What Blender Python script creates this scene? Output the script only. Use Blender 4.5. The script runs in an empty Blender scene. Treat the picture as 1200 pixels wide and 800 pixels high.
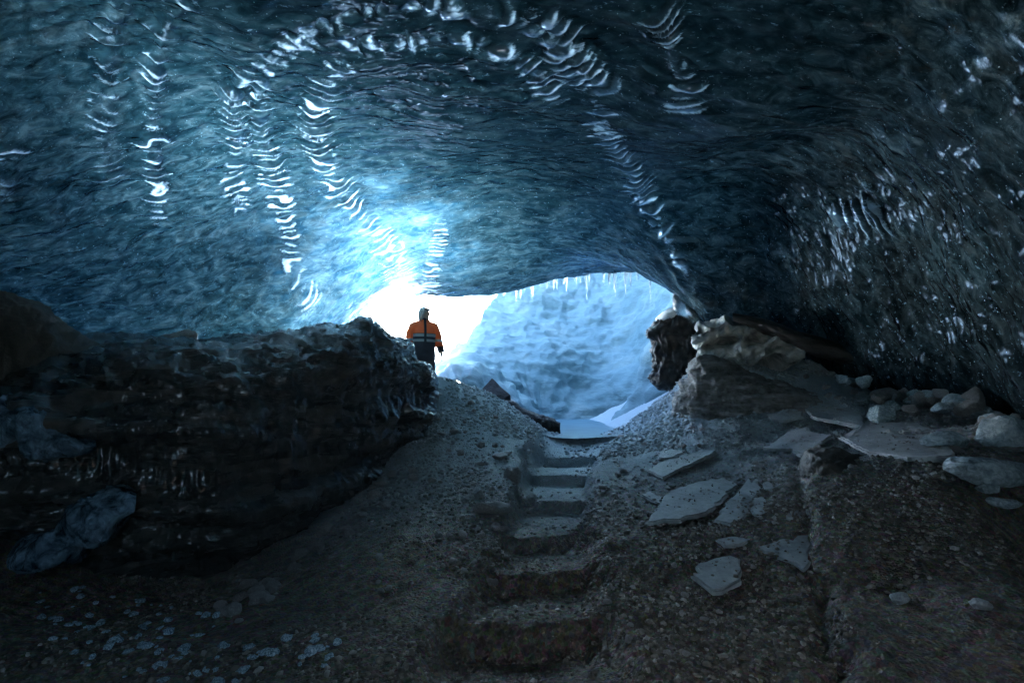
import bpy, bmesh, math, random
import numpy as np
from mathutils import Vector, Matrix, noise as mnoise

random.seed(7)
rng = np.random.default_rng(11)
scene = bpy.context.scene
COL = scene.collection
EYE = 1.5                      # height of the eye above the floor it stands on
K = 0.82                       # scale of the measured depths
TILT = math.atan(55/600.0)     # the camera looks up slightly

# ------------------------------------------------------------------ measuring
def ray(px, py):
    cx, cy = (px-600)/600.0, (400-py)/600.0
    ct, st = math.cos(TILT), math.sin(TILT)
    return np.array([cx, ct-cy*st, st+cy*ct])
def P(px, py, d):
    r = ray(px, py)
    s = d*K/r[1]
    return np.array([r[0]*s, d*K, EYE+r[2]*s])

# ------------------------------------------------------------------ numeric noise
def _h(ix, iy, iz, seed):
    n = (ix.astype(np.int64)*374761393 + iy.astype(np.int64)*668265263 + iz.astype(np.int64)*2147483647*3 + seed*1274126177) & 0xffffffff
    n = ((n ^ (n >> 13))*1274126177) & 0xffffffff
    n = ((n ^ (n >> 16))*2246822519) & 0xffffffff
    return ((n ^ (n >> 15)) & 0xffffff)/float(0xffffff)
def vnoise(x, y, z=None, seed=0):
    x = np.asarray(x, float); y = np.asarray(y, float)
    z = np.zeros_like(x) if z is None else np.asarray(z, float)
    ix, iy, iz = np.floor(x), np.floor(y), np.floor(z)
    f = [x-ix, y-iy, z-iz]
    f = [t*t*t*(t*(t*6-15)+10) for t in f]
    out = 0
    for a in (0, 1):
        for b in (0, 1):
            for c in (0, 1):
                w = (f[0] if a else 1-f[0])*(f[1] if b else 1-f[1])*(f[2] if c else 1-f[2])
                out = out + w*_h(ix+a, iy+b, iz+c, seed)
    return out*2-1
def fbm(x, y, z=None, seed=0, octv=4, gain=0.5, lac=2.03):
    a, s, t = 1.0, 0, 0
    for o in range(octv):
        k = lac**o
        s = s + a*vnoise(x*k+o*17.3, y*k-o*9.1, None if z is None else z*k+o*5.7, seed+o)
        t += a; a *= gain
    return s/t
def worley(x, y, seed=0):
    ix, iy = np.floor(x), np.floor(y)
    f1 = np.full(np.shape(x), 9.0); f2 = f1.copy()
    for a in (-1, 0, 1):
        for b in (-1, 0, 1):
            cx, cy = ix+a, iy+b
            z0 = np.zeros_like(cx)
            dx = cx+_h(cx, cy, z0, seed)-x; dy = cy+_h(cx, cy, z0, seed+5)-y
            d = np.sqrt(dx*dx+dy*dy)
            m = d < f1
            f2 = np.where(m, f1, np.minimum(f2, d)); f1 = np.where(m, d, f1)
    return f1, f2
def sstep(a, b, x):
    t = np.clip((x-a)/(b-a), 0, 1)
    return t*t*(3-2*t)

class RBF:
    def __init__(self, pts, c=0.8, lam=0.004):
        p = np.array(pts, float); self.xy = p[:, :2]; self.c = c
        n = len(p)
        A = np.zeros((n+3, n+3))
        A[:n, :n] = self.phi(self.xy[:, None, :]-self.xy[None, :, :]) - lam*np.eye(n)
        A[:n, n] = 1; A[:n, n+1:] = self.xy; A[n, :n] = 1; A[n+1:, :n] = self.xy.T
        self.w = np.linalg.solve(A, np.concatenate([p[:, 2], [0, 0, 0]]))
    def phi(self, d):
        return np.sqrt((d**2).sum(-1)+self.c**2)
    def __call__(self, x, y):
        x = np.asarray(x, float); y = np.asarray(y, float)
        out = self.w[-3]+self.w[-2]*x+self.w[-1]*y
        for i, (a, b) in enumerate(self.xy):
            out = out+self.w[i]*np.sqrt((x-a)**2+(y-b)**2+self.c**2)
        return out

# ------------------------------------------------------------------ the terrain of the cave floor
gp = [P(*a) for a in [
    (640,800,2.9),(640,650,4.85),(655,570,7.0),(672,520,9.6),(690,511,10.6),
    (560,700,4.1),(450,640,5.2),(520,560,7.4),(545,505,9.0),(512,462,10.0),(498,441,10.55),(540,450,10.5),(430,520,8.6),
    (585,468,10.8),(640,503,10.9),(400,710,4.2),(300,760,3.5),(200,795,3.2),(60,760,3.6),(0,690,4.4),(250,690,5.4),
    (740,502,10.6),(785,474,10.2),(812,440,10.3),(870,432,10.0),(1000,450,8.9),(1100,490,7.3),(1200,505,6.0),(900,505,7.9),
    (760,560,7.0),(850,580,6.1),(950,540,6.4),(1050,545,5.7),(1180,562,4.9),(700,640,4.9),(850,690,4.2),(720,770,3.2),
    (900,790,3.1),(1000,700,3.8),(1060,625,4.4),(1150,700,3.5),(1200,640,4.0),(960,600,5.0)]]
gp += [(-1.75,9.3,EYE-0.35),(-3.0,9.6,EYE+0.0),(-4.6,9.2,EYE+0.5),(-6.5,8.0,EYE+0.9),(-8,10.5,EYE+1.0),(-8.5,5,EYE+0.4),(-9,2,EYE+.2),
       (-4,3.5,EYE-1.0),(-3,0,0.1),(0,0,0.0),(3,0,0.1),(0,-4,0.1),(-7,-3,0.8),(7,-3,0.8),(5.0,2.0,0.05),(7.5,4.5,EYE+.1),(7.5,7.5,EYE+0.5),(6.5,9.5,EYE+1.0),
       (4.5,9.6,EYE+0.5),(0.6,10.2,EYE-1.0),(1.6,10.2,EYE-1.0),(1.1,13,EYE-1.2),(-1.5,11.5,EYE-0.7),(4.5,12,EYE+0.6),(-6,12.5,EYE+.6),(-2,13,EYE-.9)]
GR = RBF(gp, c=0.5)
risers = [(723,3.75,0.19),(660,4.75,0.14),(618,5.7,0.13),(578,7.0,0.13),(552,8.2,0.13),(533,9.3,0.13)]
prof = [(1.2, P(640,800,2.9)[2]-0.02), (P(640,800,2.9)[1], P(640,800,2.9)[2]-0.03)]
for (py, d, h) in risers:
    q = P(640, py, d)
    prof += [(q[1]-0.03, q[2]-h), (q[1]+0.015, q[2])]
q = P(680, 512, 10.6); prof += [(q[1], q[2]), (12, q[2]-0.15)]
prof = np.array(prof); prof[:, 1] -= np.interp(prof[:, 0], [2, 6, 8.5], [.07, .07, .03])
PY = np.array([1.0, 2.4, 3.1, 3.9, 4.7, 5.7, 6.7, 7.6, 8.7, 12])
PXc = np.array([(x-600)/600.0 for x in (620,618,612,640,636,648,652,666,690,690)])*PY
PHW = np.array([.46,.46,.38,.31,.31,.34,.39,.46,.7,.9])
def path_coords(x, y):
    wob = 0.05*vnoise(y*2.1, y*0+3.3, seed=4)
    return x-np.interp(y, PY, PXc)-wob, np.interp(y, PY, PHW)
# crooked rim where the brown mass on the right breaks away from the gravel
RIM = np.array([P(*a)[:2] for a in [(930,545,6.5),(938,580,5.5),(945,612,4.95),(962,655,4.35),(972,700,3.85),(978,740,3.5),(988,800,3.1),(1000,900,2.6)]])
def rim_signed(x, y):
    xc = np.interp(y, RIM[::-1, 1], RIM[::-1, 0])
    return x-xc-0.10*vnoise(y*1.9, y*0+1.7, seed=9)-0.06*vnoise(y*7.0, y*0+1.7, seed=10)
def ground(x, y, fine=True):
    x = np.asarray(x, float); y = np.asarray(y, float)
    z = GR(x, y)
    off, hw = path_coords(x, y)
    yy = y+0.15*vnoise(x*2.3, y*.6+.5, seed=21)+0.04*vnoise(x*8, y*3, seed=22)+.02*vnoise(x*25, y*10, seed=23)
    zs = np.interp(yy, prof[:, 0], prof[:, 1])
    e = 0.06*vnoise(x*3, y*3, seed=5)
    m = 1-sstep(hw-0.06, hw+0.15, np.abs(off)+e+.03*vnoise(x*11, y*11, seed=7))
    m = m*sstep(1.0, 2.0, y)*(1-sstep(8.6, 9.2, y))
    z = z*(1-m)+zs*m
    s = rim_signed(x, y)
    band = sstep(2.0, 2.6, y)*(1-sstep(4.6, 5.4, y))
    z = z+band*(0.07*sstep(-0.03, 0.09, s)*(.45+.55*vnoise(x*1.7, y*1.7, seed=77))*(1-0.7*sstep(0.3, 1.6, s)) - 0.05*np.exp(-((s+0.05)/0.05)**2))
    z = z-0.5*sstep(0.9, 1.9, s)*sstep(1.6, 2.4, y)*(1-sstep(3.7, 4.5, y))
    if fine:
        z = z+0.05*fbm(x*1.3, y*1.3, seed=31, octv=3)*(1-0.6*m)
        z = z+0.028*fbm(x*5, y*5, seed=32, octv=4)*(1-0.7*m)
        f1, _ = worley(x*11, y*11, seed=3)
        z = z+0.016*(0.6-f1)
        f1, _ = worley(x*25, y*25, seed=6)
        z = z+0.007*(0.6-f1)
        # bedding of the outcrop on the right
        k = sstep(2.0, 3.0, x)*sstep(4.6, 5.6, y)*(1-sstep(8.6, 9, y))
        bed = vnoise((x*0.5+y*0.9)*4+fbm(x*1.2, y*1.2, seed=3), (x*.9-y*.5)*0.7, seed=8)
        z = z+k*0.07*np.sign(bed)*np.abs(bed)**0.6
    return z
def march(px, py, f, y0, y1, sgn, n=1400):
    r = ray(px, py); ys = np.linspace(y0, y1, n); s = ys/r[1]
    xs = r[0]*s; zs = EYE+r[2]*s
    h = sgn*(zs-f(xs, ys))
    i = np.argmax(h <= 0) if (h <= 0).any() else n-1
    return np.array([xs[i], ys[i], zs[i]])
def hit(px, py):
    return march(px, py, lambda x, y: ground(x, y, True), 1.2, 10.5, 1)

# ------------------------------------------------------------------ the ice roof
cp = [P(*a) for a in [
    (600,0,4.7),(540,150,7.0),(560,240,9.6),(560,341,12.6),(660,329,12.8),(760,322,12.7),(800,327,12.0),(450,357,12.5),(400,384,12.2),(365,398,12.0),
    (0,0,4.4),(300,0,4.6),(0,350,8.0),(200,384,9.6),(330,396,10.8),(0,200,5.9),(200,200,7.0),(300,300,9.4),(450,300,10.6),(430,200,8.2),(120,300,8.0),
    (700,150,7.0),(700,250,9.8),(900,0,4.5),(900,150,6.0),(1200,0,3.8),(1200,120,4.2),(1200,300,5.1),(1000,300,7.8),(900,300,9.4),(820,372,11.3),
    (860,392,10.3),(1000,425,8.9),(1110,470,7.4),(1230,490,5.9),(1100,380,7.0),(1100,200,5.6)]]
cp += [(0,0,EYE+3.1),(0,-3,EYE+2.0),(0,-5.5,-1.5),(-4,-1,EYE+2.0),(4,-1,EYE+1.7),(-8,-1,EYE+.2),(7,-1,EYE-.8),(-6,-5,-1.5),(6,-5,-1.5),
       (-9.5,6,EYE-.4),(-10,3,EYE-.6),(-12,8,EYE-2),(-8,10,EYE-.3),(-13,0,EYE-2.5),(6.6,4,EYE-1.6),(7.5,6.5,EYE-1),(9,4,-1.6),(9,9,-1.2),(5.4,9.6,EYE+.2),(6.8,9.6,EYE-.6),(-6,10,EYE+.3)]
CR = RBF(cp, c=0.7)
def lip_y(x):
    return np.interp(x, [-13,-6,-4,-1,1.5,3.0,3.7,4.2,9], [9.2,9.6,10.0,10.4,10.5,10.4,9.9,9.2,8.6])
def chit(px, py):
    return march(px, py, lambda x, y: CR(x, y), 1.5, 11.5, -1)
ribs_px = [
 ([(235,-10),(195,30),(181,90),(178,150),(182,210),(186,262)], .055, .07),
 ([(160,0),(130,40),(122,110),(120,170),(135,230)], .03, .08),
 ([(470,-6),(400,8),(345,42),(290,80),(270,115),(276,165),(272,215),(292,248)], .08, .08),
 ([(380,30),(320,72),(300,110),(305,150),(318,190),(328,235),(340,280),(347,320),(372,362)], .075, .08),
 ([(450,0),(520,2),(560,10),(610,24),(650,48),(690,82),(722,112)], .085, .10),
 ([(395,62),(415,42),(470,46),(520,40),(560,44),(600,62),(632,84),(655,122)], .085, .09),
 ([(600,6),(650,25),(680,62),(712,98)], .06, .08),
 ([(690,128),(712,160),(738,196),(752,225),(772,262),(795,300),(806,330)], .08, .10),
 ([(640,50),(672,90),(706,122),(720,160)], .07, .08),
 ([(412,58),(385,92),(372,125),(368,160),(380,195),(402,225),(432,262),(455,300),(470,335),(452,352)], .08, .10),
 ([(440,262),(462,290),(480,325),(476,350)], .05, .09),
 ([(520,250),(512,285),(505,320),(500,345)], .04, .10),
 ([(768,-4),(785,50),(806,95),(802,135)], .06, .08),
 ([(0,150),(10,190),(6,240)], .05, .08),
 ([(990,210),(1015,225),(1025,245),(1000,262),(960,250)], .05, .07),
 ([(1165,10),(1160,50),(1180,75)], .05, .06)]
ribs = []
for pts, amp, w in ribs_px:
    ribs.append((np.array([chit(*p) for p in pts]), amp, w))

# ------------------------------------------------------------------ mesh helpers
def link(name, me, mat=None, parent=None, smooth=True):
    o = bpy.data.objects.new(name, me); COL.objects.link(o)
    if mat: me.materials.append(mat)
    if parent: o.parent = parent
    if smooth: me.polygons.foreach_set('use_smooth', np.ones(len(me.polygons), bool))
    return o
def tag(o, label=None, cat=None, group=None, kind=None):
    if label: o['label'] = label
    if cat: o['category'] = cat
    if group: o['group'] = group
    o['kind'] = kind or 'thing'
    return o
def mesh_np(name, V, F):
    me = bpy.data.meshes.new(name); V = np.asarray(V, np.float32); F = np.asarray(F, np.int32)
    n, k = F.shape
    me.vertices.add(len(V)); me.vertices.foreach_set('co', V.ravel())
    me.loops.add(n*k); me.loops.foreach_set('vertex_index', F.ravel())
    me.polygons.add(n); me.polygons.foreach_set('loop_start', np.arange(0, n*k, k, dtype=np.int32))
    me.update(calc_edges=True); me.validate()
    return me
def grid_faces(nr, nc, wrap=False, flip=False):
    r = np.arange(nr-1)[:, None]; c = np.arange(nc if wrap else nc-1)[None, :]
    c2 = (c+1) % nc
    F = np.stack([r*nc+c, r*nc+c2, (r+1)*nc+c2, (r+1)*nc+c], -1).reshape(-1, 4)
    return F[:, ::-1] if flip else F
def gnormals(X, Y, Z):
    Pm = np.stack([X, Y, Z], -1)
    du = np.gradient(Pm, axis=1); dv = np.gradient(Pm, axis=0)
    n = np.cross(du, dv); return n/(np.linalg.norm(n, axis=-1, keepdims=True)+1e-9)
def dense(segs):
    out = []
    for a, b, s in segs: out.append(np.arange(a, b, s))
    return np.concatenate(out+[[segs[-1][1]]])

# ------------------------------------------------------------------ materials
def mat(name):
    m = bpy.data.materials.new(name); m.use_nodes = True
    nt = m.node_tree; bs = nt.nodes['Principled BSDF']
    return m, nt, bs
def N(nt, t, ins=None, **kw):
    n = nt.nodes.new(t)
    for k, v in kw.items(): setattr(n, k, v)
    for k, v in (ins or {}).items():
        if hasattr(v, 'is_output'): nt.links.new(v, n.inputs[k])
        else: n.inputs[k].default_value = v
    return n
def coords(nt, scale=(1, 1, 1), rot=(0, 0, 0)):
    t = N(nt, 'ShaderNodeTexCoord')
    return N(nt, 'ShaderNodeMapping', {'Vector': t.outputs['Object'], 'Scale': scale, 'Rotation': rot}).outputs[0]
def noise_n(nt, vec, scale, det=4, rough=.55, dist=0):
    return N(nt, 'ShaderNodeTexNoise', {'Vector': vec, 'Scale': scale, 'Detail': det, 'Roughness': rough, 'Distortion': dist}).outputs['Fac']
def ramp(nt, fac, stops):
    r = N(nt, 'ShaderNodeValToRGB', {'Fac': fac})
    el = r.color_ramp.elements
    while len(el) < len(stops): el.new(0.5)
    for e, (p, c) in zip(el, stops):
        e.position = p; e.color = (c, c, c, 1) if isinstance(c, (int, float)) else (*c, 1)
    return r.outputs[0]
def mixc(nt, f, a, b, mode='MIX'):
    n = N(nt, 'ShaderNodeMix', data_type='RGBA', blend_type=mode)
    for i, v in ((0, f), (6, a), (7, b)):
        if hasattr(v, 'is_output'): nt.links.new(v, n.inputs[i])
        else: n.inputs[i].default_value = v if i == 0 else (*v, 1)
    return n.outputs[2]
def bump(nt, h, strength, dist, nrm=None):
    ins = {'Height': h, 'Strength': strength, 'Distance': dist}
    if nrm is not None: ins['Normal'] = nrm
    return N(nt, 'ShaderNodeBump', ins).outputs[0]

def m_ice_roof():
    m, nt, bs = mat('ice_roof')
    M = lambda op, a_, b_=None: N(nt, 'ShaderNodeMath', {0: a_} if b_ is None else {0: a_, 1: b_}, operation=op).outputs[0]
    MR = lambda v_, f0, f1, t0=0, t1=1: N(nt, 'ShaderNodeMapRange', {'Value': v_, 'From Min': f0, 'From Max': f1, 'To Min': t0, 'To Max': t1}).outputs[0]
    v = coords(nt)
    va = coords(nt, (1.0, 2.3, 1.6), (0, 0, .12))
    big = noise_n(nt, v, .55, 3); patch = noise_n(nt, v, 1.7, 5, .6)
    streak = noise_n(nt, va, 3.4, 6, .68, .9)
    fleck = noise_n(nt, va, 13, 4, .7, .6)
    sx = N(nt, 'ShaderNodeSeparateXYZ', {'Vector': v})
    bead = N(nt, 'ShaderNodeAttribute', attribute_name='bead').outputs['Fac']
    glint_attr = N(nt, 'ShaderNodeAttribute', attribute_name='lip').outputs['Fac']  # 'lip' holds the mask of the glints painted on the beads
    # clear ice with layers of bubbles and grey silt
    blue = ramp(nt, streak, [(.35, (.010, .030, .036)), (.47, (.05, .108, .135)), (.57, (.12, .215, .255)), (.70, (.31, .43, .47))])
    blue = mixc(nt, M('MULTIPLY', ramp(nt, fleck, [(.36, .5), (.52, 0)]), ramp(nt, patch, [(.4, .15), (.6, 1)])), blue, (.012, .026, .032))
    blue = mixc(nt, ramp(nt, fleck, [(.60, 0), (.74, .4)]), blue, (.30, .42, .46))
    brown = ramp(nt, streak, [(.34, (.010, .011, .010)), (.55, (.045, .042, .033)), (.72, (.17, .15, .115))])
    band = noise_n(nt, coords(nt, (.22, 2.6, 2.6), (0, 0, .1)), 1.5, 5, .6, .5)
    blue = mixc(nt, M('MULTIPLY', ramp(nt, band, [(.56, 0), (.62, .7), (.66, 0)]), ramp(nt, fleck, [(.4, .2), (.6, 1)])), blue, (.085, .070, .045))
    blue = mixc(nt, ramp(nt, band, [(.34, .6), (.38, 0)]), blue, (.30, .38, .38))
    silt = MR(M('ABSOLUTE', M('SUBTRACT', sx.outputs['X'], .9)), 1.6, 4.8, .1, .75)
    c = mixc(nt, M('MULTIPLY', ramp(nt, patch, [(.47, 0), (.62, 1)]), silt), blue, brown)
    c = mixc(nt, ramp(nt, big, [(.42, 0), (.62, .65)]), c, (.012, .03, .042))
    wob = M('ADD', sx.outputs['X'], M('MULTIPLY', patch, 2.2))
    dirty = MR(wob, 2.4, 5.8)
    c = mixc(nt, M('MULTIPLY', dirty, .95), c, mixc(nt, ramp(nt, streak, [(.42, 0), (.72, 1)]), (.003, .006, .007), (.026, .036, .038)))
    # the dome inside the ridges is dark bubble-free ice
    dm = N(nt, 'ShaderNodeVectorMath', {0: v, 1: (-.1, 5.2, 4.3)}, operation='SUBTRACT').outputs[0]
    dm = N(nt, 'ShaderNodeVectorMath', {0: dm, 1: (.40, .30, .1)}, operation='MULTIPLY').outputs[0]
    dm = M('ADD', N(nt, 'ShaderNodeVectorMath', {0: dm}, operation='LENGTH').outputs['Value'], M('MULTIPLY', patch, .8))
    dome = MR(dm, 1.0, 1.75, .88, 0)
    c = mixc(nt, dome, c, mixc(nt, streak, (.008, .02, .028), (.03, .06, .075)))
    vo = N(nt, 'ShaderNodeTexVoronoi', {'Vector': v, 'Scale': 17.0})
    c = mixc(nt, M('MULTIPLY', ramp(nt, vo.outputs['Distance'], [(.0, 1), (.05, 1), (.10, 0)]), ramp(nt, N(nt, 'ShaderNodeSeparateColor', {0: vo.outputs['Color']}).outputs[0], [(.45, 0), (.75, 1)])), c, (.45, .58, .66))
    c = mixc(nt, M('MULTIPLY', bead, .75), c, (.20, .35, .46))  # beads painted paler, standing in for the light they catch
    glint_fac = MR(M('ADD', glint_attr, M('MULTIPLY', M('SUBTRACT', fleck, .5), 1.5)), .16, .6)
    c = mixc(nt, glint_fac, c, (.42, .64, .82))  # bright crescents painted on the beads as glints
    nt.links.new(c, bs.inputs['Base Color'])
    bs.inputs['Roughness'].default_value = .5
    bs.inputs['Specular IOR Level'].default_value = 0
    vs_ = N(nt, 'ShaderNodeVectorMath', {0: v, 1: N(nt, 'ShaderNodeVectorMath', {0: N(nt, 'ShaderNodeTexNoise', {'Vector': v, 'Scale': 2.5, 'Detail': 3}).outputs['Color'], 1: (.35, .35, .35)}, operation='MULTIPLY').outputs[0]}, operation='ADD').outputs[0]
    vs_ = N(nt, 'ShaderNodeMapping', {'Vector': vs_, 'Scale': (4.0, 10.0, 6.0)}).outputs[0]
    vor = N(nt, 'ShaderNodeTexVoronoi', {'Vector': vs_, 'Scale': 1.0})
    clear = M('SUBTRACT', 1.0, M('MULTIPLY', bead, .85))
    h = M('MULTIPLY', M('MULTIPLY', M('POWER', vor.outputs['Distance'], 2.0), clear), ramp(nt, noise_n(nt, v, .9, 3), [(.36, .08), (.66, 1.2)]))
    h = M('MULTIPLY', h, MR(dirty, 0, 1, 1, .45))
    b1 = bump(nt, h, .6, .09)
    b1 = bump(nt, M('MULTIPLY', fleck, M('SUBTRACT', 1.0, M('MULTIPLY', bead, .5))), .12, .04, b1)
    
    nt.links.new(bump(nt, M('ADD', fleck, h), .3, .05), bs.inputs['Normal'])
    tr = N(nt, 'ShaderNodeBsdfTranslucent', {'Normal': b1})
    tc = ramp(nt, streak, [(.38, (.008, .042, .068)), (.5, (.035, .125, .175)), (.66, (.15, .32, .41))])
    tc = mixc(nt, ramp(nt, fleck, [(.36, .7), (.5, 0)]), tc, (.01, .04, .06))
    # transmission raised left of the mouth as added glow; silt and thick ice let little
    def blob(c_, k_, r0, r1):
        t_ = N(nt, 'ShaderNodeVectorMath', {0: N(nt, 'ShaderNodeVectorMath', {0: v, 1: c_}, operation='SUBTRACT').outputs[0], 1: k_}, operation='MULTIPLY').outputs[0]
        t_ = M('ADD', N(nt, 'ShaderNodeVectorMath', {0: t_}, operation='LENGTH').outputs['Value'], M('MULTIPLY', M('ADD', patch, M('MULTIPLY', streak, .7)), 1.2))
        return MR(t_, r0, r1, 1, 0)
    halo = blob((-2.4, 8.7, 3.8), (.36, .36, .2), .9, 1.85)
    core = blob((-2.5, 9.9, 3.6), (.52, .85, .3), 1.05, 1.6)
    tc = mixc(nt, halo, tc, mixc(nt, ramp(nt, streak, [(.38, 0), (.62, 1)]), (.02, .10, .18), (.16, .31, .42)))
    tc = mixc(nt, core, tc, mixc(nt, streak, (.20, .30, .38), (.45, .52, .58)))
    tc = mixc(nt, glint_fac, tc, (.30, .46, .58))
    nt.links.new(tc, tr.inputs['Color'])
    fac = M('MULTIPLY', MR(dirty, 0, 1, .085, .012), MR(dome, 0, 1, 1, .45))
    fac = M('MAXIMUM', M('MAXIMUM', fac, M('MAXIMUM', M('MULTIPLY', halo, .48), M('MULTIPLY', core, .9))), M('MULTIPLY', glint_fac, .5))
    # no light is lost in the glassy skin: it sits on both shaders
    mx = N(nt, 'ShaderNodeMixShader', {'Fac': fac})
    nt.links.new(bs.outputs[0], mx.inputs[1]); nt.links.new(tr.outputs[0], mx.inputs[2])
    # glassy melted skin: blue tinted reflection by Fresnel of ice
    gl = N(nt, 'ShaderNodeBsdfGlossy', {'Normal': b1, 'Roughness': MR(patch, .35, .7, .04, .14)})
    gk = M('MULTIPLY', MR(dirty, 0, 1, 1, .33), MR(dome, 0, 1, 1, .15))
    gk = M('MAXIMUM', gk, M('MULTIPLY', bead, 1.5))
    nt.links.new(mixc(nt, gk, (0, 0, 0), (.50, .72, 1.0)), gl.inputs['Color'])
    fz = N(nt, 'ShaderNodeFresnel', {'IOR': 1.36, 'Normal': b1})
    # bead reflection raised to imitate light caught inside the clear ice
    fzf = M('MAXIMUM', fz.outputs[0], M('MULTIPLY', bead, .20))
    mx2 = N(nt, 'ShaderNodeMixShader', {'Fac': fzf})
    nt.links.new(mx.outputs[0], mx2.inputs[1]); nt.links.new(gl.outputs[0], mx2.inputs[2])
    nt.links.new(mx2.outputs[0], nt.nodes['Material Output'].inputs['Surface'])
    return m
def m_rocky(name, c0, c1, c2, rough=(.45, .8), sc=3, bstr=.6, strata=None, seed=0.0):
    m, nt, bs = mat(name)
    v = coords(nt)
    sv = coords(nt, *(strata or ((1, 1, 1), (0, 0, 0))))
    n1 = noise_n(nt, sv, sc, 8, .62, .3); n2 = noise_n(nt, v, sc*7, 5, .6)
    c = ramp(nt, n1, [(.3, c0), (.52, c1), (.72, c2)])
    c = mixc(nt, ramp(nt, n2, [(.35, .0), (.75, .5)]), c, c2)
    nt.links.new(c, bs.inputs['Base Color'])
    nt.links.new(ramp(nt, n1, [(.35, rough[0]), (.7, rough[1])]), bs.inputs['Roughness'])
    b = bump(nt, noise_n(nt, sv, sc*2.2, 9, .68, .2), bstr, .08)
    b = bump(nt, n2, bstr*.6, .02, b)
    nt.links.new(b, bs.inputs['Normal'])
    return m
def m_ground():
    m, nt, bs = mat('silt_and_gravel')
    v = coords(nt)
    n1 = noise_n(nt, v, 1.1, 5); n2 = noise_n(nt, v, 14, 6, .65)
    vo = N(nt, 'ShaderNodeTexVoronoi', {'Vector': v, 'Scale': 38.0})
    c = ramp(nt, n2, [(.3, (.055, .044, .034)), (.5, (.135, .11, .085)), (.7, (.26, .22, .18))])
    c = mixc(nt, ramp(nt, n1, [(.4, 0), (.65, .6)]), c, (.06, .053, .045))
    cell = mixc(nt, .4, c, vo.outputs['Color'], 'SOFT_LIGHT')
    # paler, bluer colour towards the mouth, painted in as its daylight
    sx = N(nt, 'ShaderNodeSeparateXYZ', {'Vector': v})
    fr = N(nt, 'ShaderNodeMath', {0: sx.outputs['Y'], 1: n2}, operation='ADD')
    mouth_light = N(nt, 'ShaderNodeMapRange', {'Value': fr.outputs[0], 'From Min': 4.6, 'From Max': 8.6, 'To Min': 0, 'To Max': .8})
    c = mixc(nt, mouth_light.outputs[0], cell, (.40, .50, .56))
    nt.links.new(c, bs.inputs['Base Color'])
    bs.inputs['Roughness'].default_value = .75
    b = bump(nt, N(nt, 'ShaderNodeTexVoronoi', {'Vector': v, 'Scale': 60.0}).outputs['Distance'], .8, .035)
    b = bump(nt, noise_n(nt, v, 90, 4), .5, .01, b)
    nt.links.new(b, bs.inputs['Normal'])
    return m
def m_gravel():
    m, nt, bs = mat('gravel_stone')
    g = N(nt, 'ShaderNodeNewGeometry')
    c = ramp(nt, g.outputs['Random Per Island'], [(0, (.06, .05, .04)), (.45, (.13, .108, .085)), (.8, (.21, .18, .15)), (1, (.36, .34, .31))])
    c = mixc(nt, ramp(nt, noise_n(nt, coords(nt), 45, 4), [(.35, 0), (.7, .5)]), c, (.08, .07, .06))
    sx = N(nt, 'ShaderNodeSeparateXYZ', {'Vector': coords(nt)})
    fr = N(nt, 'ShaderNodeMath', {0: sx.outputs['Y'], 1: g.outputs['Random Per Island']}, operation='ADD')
    mouth_light = N(nt, 'ShaderNodeMapRange', {'Value': fr.outputs[0], 'From Min': 4.6, 'From Max': 8.4, 'To Min': 0, 'To Max': .62})
    c = mixc(nt, mouth_light.outputs[0], c, (.36, .45, .50))  # stones painted paler and bluer by the mouth, like daylight on them
    nt.links.new(c, bs.inputs['Base Color']); bs.inputs['Roughness'].default_value = .65
    return m
def m_snow(dark=False):
    m, nt, bs = mat('snow')
    v = coords(nt)
    n = noise_n(nt, v, .8, 6, .6)
    c = ramp(nt, n, [(.35, (.64, .72, .78)), (.55, (.76, .82, .86)), (.7, (.72, .75, .76))])
    if dark:      # dusty blue firn painted darker still as shade; the plain on the left carries fresh snow
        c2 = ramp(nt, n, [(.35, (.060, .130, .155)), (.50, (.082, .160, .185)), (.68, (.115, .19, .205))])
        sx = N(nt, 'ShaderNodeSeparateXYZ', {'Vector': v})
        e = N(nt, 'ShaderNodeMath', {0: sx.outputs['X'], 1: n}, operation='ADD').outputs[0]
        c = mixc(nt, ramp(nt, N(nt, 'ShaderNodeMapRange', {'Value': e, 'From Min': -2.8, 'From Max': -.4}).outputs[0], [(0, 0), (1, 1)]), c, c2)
    nt.links.new(c, bs.inputs['Base Color'])
    bs.inputs['Roughness'].default_value = .7
    b = bump(nt, noise_n(nt, coords(nt, (1, 1, 2.2)), 3.2, 7, .6, .3), .4, .2)
    b = bump(nt, noise_n(nt, v, 22, 4), .3, .02, b)
    nt.links.new(b, bs.inputs['Normal'])
    return m
def m_clear_ice(name, c0, c1, rough=.12, trans=.35, bs_=.5, sc=5):
    m, nt, bs = mat(name)
    v = coords(nt)
    n = noise_n(nt, v, sc, 6, .6, .6)
    nt.links.new(ramp(nt, n, [(.46 if sc > 10 else .38, c0), (.64, c1)]), bs.inputs['Base Color'])
    bs.inputs['Roughness'].default_value = rough
    bs.inputs['IOR'].default_value = 1.31
    bs.inputs['Transmission Weight'].default_value = trans
    nt.links.new(bump(nt, noise_n(nt, v, sc*2, 5, .55, .5), bs_, .06), bs.inputs['Normal'])
    return m
def m_plain(name, c, rough=.7, var=.25, sc=30):
    m, nt, bs = mat(name)
    n = noise_n(nt, coords(nt), sc, 4)
    nt.links.new(ramp(nt, n, [(.3, tuple(x*(1-var) for x in c)), (.7, tuple(min(1, x*(1+var)) for x in c))]), bs.inputs['Base Color'])
    bs.inputs['Roughness'].default_value = rough
    nt.links.new(bump(nt, n, .2, .01), bs.inputs['Normal'])
    return m

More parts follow.
